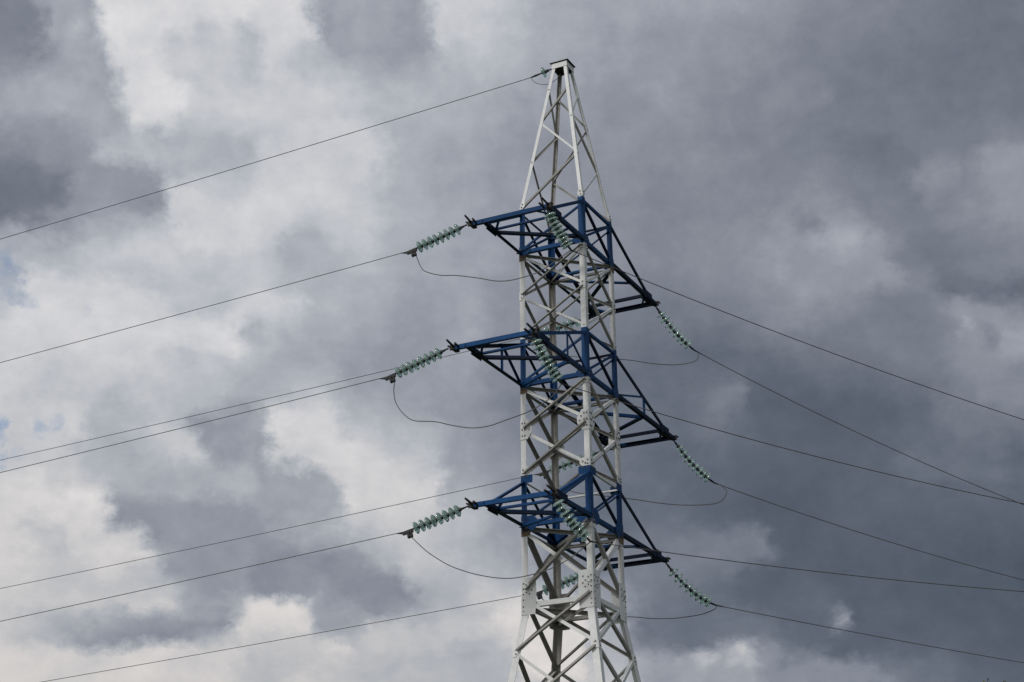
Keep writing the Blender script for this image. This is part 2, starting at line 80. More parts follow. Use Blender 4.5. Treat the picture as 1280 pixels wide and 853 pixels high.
def srgb(c): return c/12.92 if c <= 0.04045 else ((c+0.055)/1.055)**2.4
w = bpy.data.worlds.new('World'); scene.world = w; w.use_nodes = True
nt = w.node_tree; nt.nodes.clear()
def N(t, **k):
    n = nt.nodes.new(t)
    for a, b in k.items(): setattr(n, a, b)
    return n
def lk(a, b): nt.links.new(a, b)
def setin(n, i, v):
    if isinstance(v, (int, float, tuple)): n.inputs[i].default_value = v
    else: lk(v, n.inputs[i])
def math_(op, a, b=0.0, c=None, clamp=False):
    n = N('ShaderNodeMath', operation=op, use_clamp=clamp); setin(n, 0, a); setin(n, 1, b)
    if c is not None: setin(n, 2, c)
    return n.outputs[0]
def mrange(v, a, b, c=0.0, d=1.0, mode='LINEAR'):
    n = N('ShaderNodeMapRange', interpolation_type=mode, clamp=True)
    setin(n, 0, v)
    for i, q in enumerate((a, b, c, d)): n.inputs[i+1].default_value = q
    return n.outputs[0]
def noise(vec, scale, detail, rough=0.55, dist=0.0, lac=2.0):
    n = N('ShaderNodeTexNoise', noise_dimensions='3D'); lk(vec, n.inputs['Vector'])
    n.inputs['Scale'].default_value = scale; n.inputs['Detail'].default_value = detail
    n.inputs['Roughness'].default_value = rough; n.inputs['Distortion'].default_value = dist
    n.inputs['Lacunarity'].default_value = lac
    return n
tc = N('ShaderNodeTexCoord')
sep = N('ShaderNodeSeparateXYZ'); lk(tc.outputs['Generated'], sep.inputs[0])
az = math_('ARCTAN2', sep.outputs[0], sep.outputs[1])
el = math_('ARCSINE', sep.outputs[2])
cmb = N('ShaderNodeCombineXYZ'); lk(az, cmb.inputs[0]); lk(math_('MULTIPLY', el, 1.25), cmb.inputs[1])
P0 = cmb.outputs[0]
# domain warp: billows at two sizes
n1 = noise(P0, 9.0, 7.0, 0.56); n2 = noise(P0, 30.0, 6.0, 0.6)
def sgn(out, amp): return math_('MULTIPLY', math_('SUBTRACT', out, 0.5), amp)
n6 = noise(P0, 75.0, 7.0, 0.68); sc6 = N('ShaderNodeSeparateColor'); lk(n6.outputs['Color'], sc6.inputs[0])
sc1 = N('ShaderNodeSeparateColor'); lk(n1.outputs['Color'], sc1.inputs[0])
sc2 = N('ShaderNodeSeparateColor'); lk(n2.outputs['Color'], sc2.inputs[0])
azw = math_('ADD', az, math_('ADD', math_('ADD', sgn(sc1.outputs[0], 0.020), sgn(sc6.outputs[0], 0.022)), sgn(sc2.outputs[0], 0.024)))
elw = math_('ADD', el, math_('ADD', math_('ADD', sgn(sc1.outputs[1], 0.016), sgn(sc6.outputs[1], 0.018)), sgn(sc2.outputs[1], 0.020)))
u_ = mrange(azw, R(AZ0), R(AZ1))
rows = len(CLOUD); cols = len(CLOUD[0])
def cloud_row(vals, u_sock, mix_sock, prev_sock):
    # one strip of the deck at one elevation: brightness along azimuth, blended over the strips below it
    g = bpy.data.node_groups.new('cloud strip', 'ShaderNodeTree')
    for nm in ('Along', 'Mix', 'Below'): g.interface.new_socket(nm, in_out='INPUT', socket_type='NodeSocketFloat')
    g.interface.new_socket('Value', in_out='OUTPUT', socket_type='NodeSocketFloat')
    gi = g.nodes.new('NodeGroupInput'); go = g.nodes.new('NodeGroupOutput'); half = 32; nk = len(vals)//half; tot = len(vals)-1; parts = []
    tie = g.nodes.new('ShaderNodeMath'); tie.operation = 'MULTIPLY_ADD'; tie.inputs[1].default_value = 1e-7
    for k in range(nk):
        n = g.nodes.new('ShaderNodeValToRGB'); cr = n.color_ramp; cr.interpolation = 'CARDINAL'
        part = vals[half*k:half*(k+1)]
        while len(cr.elements) < half: cr.elements.new(0.5)
        for q in range(half): cr.elements[q].position = q/(half-1)
        for q in range(half): cr.elements[q].color = (part[q], part[q], part[q], 1)
        f = g.nodes.new('ShaderNodeMapRange'); f.inputs[1].default_value = half*k/tot; f.inputs[2].default_value = (half*k+half-1)/tot
        g.links.new(tie.outputs[0], f.inputs[0]); g.links.new(f.outputs[0], n.inputs[0]); parts.append(n.outputs[0])
    L = g.links.new; out = parts[0]
    L(gi.outputs[2], tie.inputs[0]); L(gi.outputs[0], tie.inputs[2])
    for k in range(1, nk):
        st = g.nodes.new('ShaderNodeMapRange'); st.inputs[1].default_value = (half*k-1)/tot; st.inputs[2].default_value = half*k/tot
        m1 = g.nodes.new('ShaderNodeMix'); m1.data_type = 'FLOAT'
        L(tie.outputs[0], st.inputs[0]); L(st.outputs[0], m1.inputs[0]); L(out, m1.inputs[2]); L(parts[k], m1.inputs[3]); out = m1.outputs[0]
    m2 = g.nodes.new('ShaderNodeMix'); m2.data_type = 'FLOAT'
    L(gi.outputs[1], m2.inputs[0]); L(gi.outputs[2], m2.inputs[2]); L(out, m2.inputs[3]); L(m2.outputs[0], go.inputs[0])
    n = N('ShaderNodeGroup'); n.node_tree = g
    setin(n, 0, u_sock); setin(n, 1, mix_sock); setin(n, 2, prev_sock)
    return n.outputs[0]
def mixf(t, a, b):
    n = N('ShaderNodeMix', data_type='FLOAT'); setin(n, 0, t); setin(n, 2, a); setin(n, 3, b); return n.outputs[0]
val = 0.5
for i, row in enumerate(CLOUD):
    e0 = EL0+(EL1-EL0)*(i-1)/(rows-1); e1 = EL0+(EL1-EL0)*i/(rows-1)
    val = cloud_row([q/255 for q in row], u_, 1.0 if i == 0 else mrange(elw, R(e0), R(e1)), val)
# the rest of the sky: the same deck, broken at random, brighter towards the sun's side
n3 = noise(tc.outputs['Generated'], 2.6, 8.0, 0.55, 0.3)
sdot = N('ShaderNodeVectorMath', operation='DOT_PRODUCT'); lk(tc.outputs['Generated'], sdot.inputs[0]); sdot.inputs[1].default_value = tuple(sv)
gen = math_('ADD', mrange(n3.outputs[0], 0.3, 0.7, 0.30, 0.52), mrange(sdot.outputs['Value'], -0.2, 0.95, 0.0, 0.42, 'SMOOTHSTEP'))
inside = math_('MULTIPLY', mrange(az, R(AZ0-14), R(AZ0), 0, 1, 'SMOOTHSTEP'), mrange(az, R(AZ1), R(AZ1+14), 1, 0, 'SMOOTHSTEP'))
inside = math_('MULTIPLY', inside, mrange(el, R(EL1+0.5), R(EL1+14), 1, 0, 'SMOOTHSTEP'))
val = mixf(inside, gen, val)
# fine billow texture
n4 = noise(P0, 27.0, 9.0, 0.62, 0.0)
n5 = noise(P0, 80.0, 6.0, 0.6, 0.0)
amp = mrange(val, 0.36, 0.72, 0.085, 0.19)
val = math_('ADD', val, math_('MULTIPLY', math_('SUBTRACT', n4.outputs[0], 0.5), amp))
val = math_('ADD', val, math_('MULTIPLY', math_('SUBTRACT', n5.outputs[0], 0.5), 0.06))
cr_n = N('ShaderNodeValToRGB'); cr = cr_n.color_ramp; cr.interpolation = 'LINEAR'
TINT = [(0.20, (48, 53, 62)), (0.33, (79, 87, 100)), (0.40, (95, 102, 115)), (0.50, (121, 127, 139)), (0.60, (147, 151, 162)), (0.70, (174, 179, 187)), (0.80, (204, 205, 209)), (0.87, (222, 221, 223)), (0.95, (238, 237, 236))]
while len(cr.elements) < len(TINT): cr.elements.new(0.5)
for i, (p, c) in enumerate(TINT): cr.elements[i].position = p
for i, (p, c) in enumerate(TINT): cr.elements[i].color = tuple(srgb(q/255) for q in c)+(1,)
lk(val, cr_n.inputs[0])
# lower down the lit cloud is warmer (longer air path)
warm = N('ShaderNodeMix', data_type='RGBA', blend_type='MULTIPLY'); warm.clamp_result = False
lk(math_('MULTIPLY', mrange(el, R(9), R(22), 1, 0), mrange(val, 0.55, 0.8, 0.0, 1.0)), warm.inputs[0])
lk(cr_n.outputs[0], warm.inputs[6]); warm.inputs[7].default_value = (1.05, 0.99, 0.925, 1)
# and the cloud bases near the horizon read slate blue
cool = N('ShaderNodeMix', data_type='RGBA', blend_type='MULTIPLY')
lk(math_('MULTIPLY', mrange(el, R(14), R(25), 1, 0), mrange(val, 0.5, 0.68, 1.0, 0.0)), cool.inputs[0])
lk(warm.outputs[2], cool.inputs[6]); cool.inputs[7].default_value = (0.985, 1.0, 1.003, 1)
sky = N('ShaderNodeTexSky', sky_type='NISHITA'); sky.sun_disc = False
sky.sun_elevation = R(SUN_EL); sky.sun_rotation = R(SUN_AZ % 360)
bg_s = N('ShaderNodeBackground'); lk(sky.outputs[0], bg_s.inputs[0]); bg_s.inputs[1].default_value = 0.12
bg_c = N('ShaderNodeBackground'); lk(cool.outputs[2], bg_c.inputs[0]); bg_c.inputs[1].default_value = 1.0
# gaps in the deck (az, el, r_az, r_el, openness)
gap = None
for (a, e, ra, re, k) in GAPS:
    dx = math_('MULTIPLY', math_('SUBTRACT', azw, R(a)), 1/R(ra)); dy = math_('MULTIPLY', math_('SUBTRACT', elw, R(e)), 1/R(re))
    q = math_('ADD', math_('MULTIPLY', dx, dx), math_('MULTIPLY', dy, dy))
    g = mrange(q, 0.0, 1.0, k, 0.0, 'SMOOTHSTEP')
    gap = g if gap is None else math_('MAXIMUM', gap, g)
gap = math_('MULTIPLY', gap, mrange(n5.outputs[0], 0.38, 0.66, 0.10, 0.85))
mixs = N('ShaderNodeMixShader'); lk(gap, mixs.inputs[0]); lk(bg_c.outputs[0], mixs.inputs[1]); lk(bg_s.outputs[0], mixs.inputs[2])
wo = N('ShaderNodeOutputWorld'); lk(mixs.outputs[0], wo.inputs[0])
w.cycles.sampling_method = 'MANUAL'; w.cycles.sample_map_resolution = 512

# ------------------------------------------------------------------ materials
def material(name, base, rough=0.5, metal=0.0, var=0.0, vscale=3.0, spec=0.5, stain=None, trans=0.0, ior=1.5, objvar=0.0):
    mt = bpy.data.materials.new(name); mt.use_nodes = True; t = mt.node_tree; b = t.nodes['Principled BSDF']
    b.inputs['Roughness'].default_value = rough; b.inputs['Metallic'].default_value = metal
    b.inputs['Specular IOR Level'].default_value = spec; b.inputs['IOR'].default_value = ior
    if trans: b.inputs['Transmission Weight'].default_value = trans
    b.inputs['Base Color'].default_value = tuple(base)+(1,)
    if var or stain:
        tcn = t.nodes.new('ShaderNodeTexCoord')
        nz = t.nodes.new('ShaderNodeTexNoise'); nz.inputs['Scale'].default_value = vscale; nz.inputs['Detail'].default_value = 6; nz.inputs['Roughness'].default_value = 0.65
        t.links.new(tcn.outputs['Object'], nz.inputs['Vector'])
        rp = t.nodes.new('ShaderNodeValToRGB'); e = rp.color_ramp.elements
        e[0].position = 0.3; e[1].position = 0.7
        e[0].color = tuple(max(0, c*(1-var)) for c in base)+(1,); e[1].color = tuple(min(1, c*(1+var)) for c in base)+(1,)
        t.links.new(nz.outputs[0], rp.inputs[0]); out = rp.outputs[0]
        if stain:
            nz2 = t.nodes.new('ShaderNodeTexNoise'); nz2.inputs['Scale'].default_value = 2.2; nz2.inputs['Detail'].default_value = 8; nz2.inputs['Roughness'].default_value = 0.7
            t.links.new(tcn.outputs['Object'], nz2.inputs['Vector'])
            mr = t.nodes.new('ShaderNodeMapRange'); mr.inputs[1].default_value = 0.60; mr.inputs[2].default_value = 0.74; mr.inputs[3].default_value = 0; mr.inputs[4].default_value = 0.75
            t.links.new(nz2.outputs[0], mr.inputs[0])
            mx = t.nodes.new('ShaderNodeMix'); mx.data_type = 'RGBA'
            t.links.new(mr.outputs[0], mx.inputs[0]); t.links.new(out, mx.inputs[6]); mx.inputs[7].default_value = tuple(stain)+(1,)
            out = mx.outputs[2]
        oi = t.nodes.new('ShaderNodeObjectInfo'); mr2 = t.nodes.new('ShaderNodeMapRange'); mr2.inputs[3].default_value = 1-objvar; mr2.inputs[4].default_value = 1.0
        t.links.new(oi.outputs['Random'], mr2.inputs[0])
        hv = t.nodes.new('ShaderNodeVectorMath'); hv.operation = 'SCALE'; t.links.new(out, hv.inputs[0]); t.links.new(mr2.outputs[0], hv.inputs['Scale'])
        t.links.new(hv.outputs[0], b.inputs['Base Color'])
    return mt
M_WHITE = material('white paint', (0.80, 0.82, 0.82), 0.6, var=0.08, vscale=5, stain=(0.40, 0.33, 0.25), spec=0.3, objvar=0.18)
M_GREYP = material('grey white paint', (0.41, 0.40, 0.375), 0.65, var=0.14, vscale=6, stain=(0.22, 0.17, 0.12), spec=0.25, objvar=0.3)  # greyer, browner white: back faces, plan bracing and one family per front face
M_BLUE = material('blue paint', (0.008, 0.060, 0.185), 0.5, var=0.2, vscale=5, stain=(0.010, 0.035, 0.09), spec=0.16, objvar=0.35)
M_DARK = material('near black blue', (0.004, 0.015, 0.042), 0.55, var=0.25, vscale=6, spec=0.15, objvar=0.3)  # much darker blue, given to chosen crossarm and tier members
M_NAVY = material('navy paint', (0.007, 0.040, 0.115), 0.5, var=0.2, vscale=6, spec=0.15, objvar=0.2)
M_BROWN = material('brown plate', (0.17, 0.125, 0.085), 0.8, var=0.4, vscale=9, spec=0.1)  # dark brown for the plates below the tiers, all legs but the near one
M_BOLT = material('bolt steel', (0.11, 0.10, 0.095), 0.6, 0.3)
M_GALV = material('galvanised steel', (0.10, 0.10, 0.10), 0.5, 0.5, var=0.2, vscale=20)
M_BLACK = material('dark forged fittings', (0.016, 0.016, 0.017), 0.6, 0.1, var=0.2, vscale=20)
M_WIRE = material('aluminium strand', (0.11, 0.107, 0.105), 0.55, 0.4, var=0.15, vscale=8)
M_GLASS = material('sea green glass', (0.64, 0.86, 0.79), 0.05, trans=0.78, ior=1.5)
M_CAP = material('insulator cap', (0.045, 0.060, 0.055), 0.5, 0.5)
M_CONC = material('footing concrete', (0.32, 0.31, 0.29), 0.85, var=0.15, vscale=4)

# ------------------------------------------------------------------ mesh helpers
def link(name, bm, mats, parent=None, smooth=False):
    me = bpy.data.meshes.new(name); bmesh.ops.recalc_face_normals(bm, faces=bm.faces[:]); bm.to_mesh(me); bm.free()
    for mt in (mats if isinstance(mats, (list, tuple)) else [mats]): me.materials.append(mt)
    if smooth:
        for p in me.polygons: p.use_smooth = True
    o = bpy.data.objects.new(name, me); C.objects.link(o)
    if parent is not None: o.parent = parent
    return o
def tag(o, label, cat, group=None, kind=None):
    if label: o['label'] = label
    if cat: o['category'] = cat
    if group: o['group'] = group
    if kind: o['kind'] = kind
    return o
def empty(name, loc=(0, 0, 0)):
    o = bpy.data.objects.new(name, None); o.location = loc; C.objects.link(o); o.empty_display_size = 0.2; return o
def prism(bm, rings, mi=0, caps=True):
    vs = [[bm.verts.new(q) for q in ring] for ring in rings]
    n = len(rings[0])
    for a, b in zip(vs[:-1], vs[1:]):
        for i in range(n):
            bm.faces.new((a[i], a[(i+1) % n], b[(i+1) % n], b[i])).material_index = mi
    if caps:
        bm.faces.new(vs[0][::-1]).material_index = mi; bm.faces.new(vs[-1]).material_index = mi
def angle(bm, p0, p1, d1, d2, a=0.08, t=0.008, mi=0, b=None):
    """steel angle from p0 to p1, its corner on the line, flanges along d1 and d2"""
    b = a if b is None else b
    p0, p1 = Vector(p0), Vector(p1); ax = (p1-p0).normalized()
    d1 = Vector(d1); d1 = (d1-ax*d1.dot(ax)).normalized()
    d2 = Vector(d2); d2 = d2-ax*d2.dot(ax); d2 = (d2-d1*d2.dot(d1)).normalized()
    prof = [(0, 0), (a, 0), (a, t), (t, t), (t, b), (0, b)]
    prism(bm, [[p+d1*x+d2*y for x, y in prof] for p in (p0, p1)], mi)
def box(bm, c, ax, sx, sy, sz, mi=0):
    c = Vector(c); X, Y, Z = [Vector(q).normalized() for q in ax]
    prism(bm, [[c+Z*(s*sz/2)+X*(i*sx/2)+Y*(j*sy/2) for i, j in ((-1, -1), (1, -1), (1, 1), (-1, 1))] for s in (-1, 1)], mi)
def frame_of(d):
    d = Vector(d).normalized(); h = Vector((0, 0, 1)) if abs(d.z) < 0.9 else Vector((1, 0, 0))
    x = d.cross(h).normalized(); return x, x.cross(d).normalized()
def rod(bm, p0, p1, r0, r1=None, n=8, mi=0):
    r1 = r0 if r1 is None else r1
    p0, p1 = Vector(p0), Vector(p1); x, y = frame_of(p1-p0)
    prism(bm, [[p+x*(r*math.cos(k*2*math.pi/n))+y*(r*math.sin(k*2*math.pi/n)) for k in range(n)] for p, r in ((p0, r0), (p1, r1))], mi)
def tube(bm, pts, r, n=6, mi=0):
    pts = [Vector(p) for p in pts]; rings = []
    x, y = frame_of(pts[1]-pts[0])
    for i, p in enumerate(pts):
        d = (pts[min(i+1, len(pts)-1)]-pts[max(i-1, 0)]).normalized()
        x = (x-d*x.dot(d)).normalized(); y = d.cross(x)
        rings.append([p+x*(r*math.cos(k*2*math.pi/n))+y*(r*math.sin(k*2*math.pi/n)) for k in range(n)])
    prism(bm, rings, mi)
def lathe(bm, prof, origin, d, n=20, mi=0):
    d = Vector(d).normalized(); x, y = frame_of(d); o = Vector(origin)
    prism(bm, [[o+d*h+x*(r*math.cos(k*2*math.pi/n))+y*(r*math.sin(k*2*math.pi/n)) for k in range(n)] for h, r in prof], mi)
def bolts(bm, c, nrm, spots, X, Y, mi=1, r=0.020, h=0.022):
    for a, b in spots:
        q = Vector(c)+Vector(X)*a+Vector(Y)*b; rod(bm, q, q+Vector(nrm)*h, r, r*0.9, 6, mi)
def spline(pts, k=6):
    pts = [Vector(p) for p in pts]; out = []
    P = [pts[0]*2-pts[1]]+pts+[pts[-1]*2-pts[-2]]
    for i in range(1, len(P)-2):
        a, b, c, d = P[i-1:i+3]
        for j in range(k):
            t = j/k
            out.append(0.5*((2*b)+(c-a)*t+(2*a-5*b+4*c-d)*t*t+(3*b-a-3*c+d)*t**3))
    out.append(pts[-1]); return out

# ------------------------------------------------------------------ ground and far trees
bm = bmesh.new(); bmesh.ops.create_circle(bm, cap_ends=True, radius=4000, segments=96)
M_GRASS = material('meadow grass', (0.028, 0.040, 0.014), 0.9, var=0.35, vscale=0.25)
g = link('ground', bm, M_GRASS); tag(g, 'flat meadow grass the pylon stands on', 'ground', kind='structure')
M_LEAF = material('leaf', (0.075, 0.095, 0.045), 0.7, var=0.35, vscale=1.2)
M_BARK = material('bark', (0.10, 0.08, 0.06), 0.9, var=0.3, vscale=6)
def tree(loc, h, crown_r, seed, label):
    rd = random.Random(seed); root = empty('tree', loc)
    tag(root, label, 'tree', 'far trees at the bottom right corner')
    b = bmesh.new(); tube(b, [(0, 0, 0), (0.1, 0.05, h*.3), (0.05, -0.1, h*.6), (0.0, 0, h*.93)], 0.14, 8)
    bl = bmesh.new()
    for k in range(46):
        z = h*(0.22+0.75*rd.random()); f = 1-(z/h-0.25)/0.78; L = crown_r*(0.25+0.75*f)*(0.6+0.4*rd.random()); a = rd.random()*6.283
        tip = Vector((math.cos(a)*L, math.sin(a)*L, z+L*0.55)); tip.z = min(tip.z, h*0.985)
        rod(b, (0, 0, z-0.3), tip, 0.045, 0.012, 5)
        for q in range(int(60+70*f)):
            t = 0.25+0.8*rd.random(); c = Vector((0, 0, z-0.3)).lerp(tip, t)+Vector((rd.gauss(0, .28), rd.gauss(0, .28), rd.gauss(0, .25)))
            s = 0.07+0.09*rd.random(); x, y = frame_of(Vector((rd.gauss(0, 1), rd.gauss(0, 1), rd.gauss(0, 1)+.6)))
            v = [bl.verts.new(c+x*s*.5*i+y*s*j) for i, j in ((-1, 0), (0, -1), (1, 0), (0, 1))]; bl.faces.new(v)
    for q in range(260):
        c = Vector((rd.gauss(0, .35), rd.gauss(0, .35), h*(0.9+0.1*rd.random()))); s = 0.1
        x, y = frame_of(Vector((rd.gauss(0, 1), rd.gauss(0, 1), rd.gauss(0, 1)+.6)))
        bl.faces.new([bl.verts.new(c+x*s*.5*i+y*s*j) for i, j in ((-1, 0), (0, -1), (1, 0), (0, 1))])
    link('trunk', b, M_BARK, root); link('crown', bl, M_LEAF, root)
tree((14.75, 22.7, 0), 14.66, 2.0, 3, 'left tree, its grey green crown just peeping over the bottom edge')
tree((15.55, 22.5, 0), 14.55, 1.9, 5, 'middle tree, its crown tip just right of the left one')
tree((16.75, 22.1, 0), 14.60, 2.0, 9, 'right tree, nearest the corner of the view')

# ------------------------------------------------------------------ the lattice tower
H1, HD, PITCH = 14.724, 1.2375, 4.0
LOW = {'L': H1, 'M': H1+4, 'U': H1+8}; TOPZ = LOW['U']+HD
ZF, ZP, W1, W2, WP, SL = 12.38, 29.03, 1.022, 1.006, 0.216, 0.160
E1 = Vector((0.90682387, -0.42150975, 0)); E2 = Vector((-0.42150975, -0.90682387, 0)); UP = Vector((0, 0, 1))
LEGS = {'N': (1, 1), 'L': (-1, 1), 'B': (-1, -1), 'R': (1, -1)}       # sign along E1, sign along E2
FACES = [('L', 'N'), ('N', 'R'), ('R', 'B'), ('B', 'L')]
def halfw(z):
    if z <= ZF: return W1+(ZF-z)*SL
    if z <= TOPZ: return W1+(W2-W1)*(z-H1)/8
    return W2+(WP-W2)*(z-TOPZ)/(ZP-TOPZ)
def node(k, z):
    s, t = LEGS[k]; h = halfw(z); return E1*(s*h)+E2*(t*h)+UP*z
def fnormal(a, b):
    n = (node(a, 15)+node(b, 15)); n.z = 0; return n.normalized()
tower = empty('transmission_tower', (0, 0, 0))
tag(tower, 'tall white lattice power pylon with three blue painted crossarm tiers', 'pylon')

for k, (s, t) in LEGS.items():
    bm = bmesh.new(); d1, d2 = E1*(-s), E2*(-t)
    segs = [(0.25, ZF, 0, .19), (ZF, LOW['L']-.12, 0, .165)]
    for lv in 'LMU':
        z0, z1 = LOW[lv]-.12, LOW[lv]+HD+.10
        segs.append((z0, z1, 1, .16))
        segs.append((z1, LOW['M' if lv == 'L' else 'U']-.12, 0, .155) if lv != 'U' else (z1, ZP-.10, 0, .10))
    for z0, z1, mi, a in segs:
        angle(bm, node(k, z0), node(k, z1), d1, d2, a, 0.014, mi)
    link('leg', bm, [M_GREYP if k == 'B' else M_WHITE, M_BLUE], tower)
    bm = bmesh.new(); q = node(k, 0.0)
    prism(bm, [[q+E1*(i*h)+E2*(j*h)+UP*(z-q.z) for i, j in ((-1, -1), (1, -1), (1, 1), (-1, 1))] for z, h in ((-0.6, .62), (0.12, .55), (0.16, .50), (0.42, .30))])
    link('footing', bm, M_CONC, tower)

def brace(name, f, ka, za, kb, zb, a, mat, layer=0, flip=1, end=0.0, out=False):
    """an angle in face f from leg ka at height za to leg kb at zb"""
    n = fnormal(*f); off = -n*(0.016+0.014*layer)
    A, B = node(ka, za), node(kb, zb); ax = (B-A).normalized()
    A = A+ax*end; B = B-ax*end
    d1 = n.cross(ax); 
    if d1.z*flip < 0: d1 = -d1
    bm = bmesh.new()
    if out:
        if d1.z < 0: d1 = -d1
        o2 = n*.006-d1*a*.5; angle(bm, A+o2, B+o2, d1, n, a, 0.008)
    else: angle(bm, A+off-d1*a*.5, B+off-d1*a*.5, d1, -n, a, 0.007)
    return link(name, bm, mat, tower)
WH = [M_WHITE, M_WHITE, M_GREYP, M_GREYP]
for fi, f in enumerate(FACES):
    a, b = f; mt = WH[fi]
    MID_U, MID_M, JF = 21.36, 17.40, 12.9
    x = .07
    # one family per front face is greyer, back faces throughout; some set leg out
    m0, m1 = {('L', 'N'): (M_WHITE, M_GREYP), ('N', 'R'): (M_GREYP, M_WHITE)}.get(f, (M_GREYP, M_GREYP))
    o1 = f == ('L', 'N')
    # two X panels between tiers
    for (zt, zm, zb, s1) in ((LOW['U']-.1, MID_U, LOW['M']+HD+.15, .068), (LOW['M']-.1, MID_M, LOW['L']+HD+.15, .088)):
        brace('diagonal_brace', f, a, zt, b, zm, s1, m0, 0); brace('diagonal_brace', f, b, zt, a, zm, s1, m1, 1, -1, .10 if o1 else 0, o1)
        brace('diagonal_brace', f, a, zm, b, zb, s1, m0, 0); brace('diagonal_brace', f, b, zm, a, zb, s1, m1, 1, -1, .10 if o1 else 0, o1)
    brace('diagonal_brace', f, a, H1-.12, b, JF, .10, m0, 0); brace('diagonal_brace', f, b, H1-.12, a, JF, .125, m1, 1, -1, .12 if o1 else 0, o1)
    zs = [12.75, 11.3, 9.3, 6.9, 3.9, 0.5]
    for z0, z1 in zip(zs[:-1], zs[1:]):
        brace('diagonal_brace', f, a, z0, b, z1, .085, m0, 0); brace('diagonal_brace', f, b, z0, a, z1, .095, m1, 1, -1, .10 if o1 else 0, o1)
    # peak: one zigzag per face, turning the same way round
    zk = [28.18, 27.02, 25.65, TOPZ+.12]
    if f in (('L', 'N'),): seq = ['N', 'L', 'N', 'L']
    elif f == ('N', 'R'): seq = ['R', 'N', 'R', 'N']
    elif f == ('R', 'B'): seq = ['B', 'R', 'B', 'R']
    else: seq = ['L', 'B', 'L', 'B']
    for (k0, z0), (k1, z1) in zip(list(zip(seq, zk))[:-1], list(zip(seq, zk))[1:]):
        brace('peak_brace', f, k0, z0, k1, z1, .06, M_WHITE if (k0 in 'LR' and f in (('L', 'N'), ('N', 'R'))) else M_GREYP, 0)
    # blue tiers
    for lv in 'LMU':
        z0, z1 = LOW[lv], LOW[lv]+HD
        brace('horizontal_brace', f, a, z0, b, z0, .11, M_BLUE, 0)
        if f != ('L', 'N'):
            brace('horizontal_brace', f, a, z1, b, z1, .075 if lv != 'L' else .06, (M_DARK if f == ('R', 'B') else M_BLUE) if lv != 'L' else M_WHITE, 0)
        if f == ('N', 'R'):
            brace('tier_brace', f, 'N', z1, 'R', z0+.05, .07, M_DARK, 0); brace('tier_brace', f, 'R', z1, 'N', z0+.05, .075, M_BLUE, 1)
        elif f == ('L', 'N'):
            brace('tier_brace', f, 'N', z1-.1, 'L', z0+.05, .055, M_BLUE, 0)
        elif f == ('B', 'L'):
            brace('tier_brace', f, 'L', z1, 'B', z0, .085, M_DARK, 0)
        else:
            brace('tier_brace', f, 'R', z1-.1, 'B', z0, .055, M_BLUE, 0)
        if f in (('R', 'B'), ('B', 'L')):
            brace('horizontal_brace', f, a, z0-.17, b, z0-.17, .10, M_GREYP, 0)
    # horizontals and gusset plates at the knee where the legs splay
    brace('horizontal_brace', f, a, 12.55, b, 12.55, .13, mt, 0)
# plan bracing inside the body at each lower chord level and at the knee
for z, a in ((LOW['U']-.06, .075), (LOW['M']-.06, .085), (LOW['L']-.06, .10), (12.5, .10)):
    for p, q, dz in (('L', 'R', 0), ('N', 'B', -.03)):
        bm = bmesh.new(); A, B = node(p, z)+UP*dz, node(q, z)+UP*dz; ax = (B-A).normalized()
        angle(bm, A+ax*.1, B-ax*.1, ax.cross(UP), -UP, a, .008); link('plan_brace', bm, M_GREYP, tower)

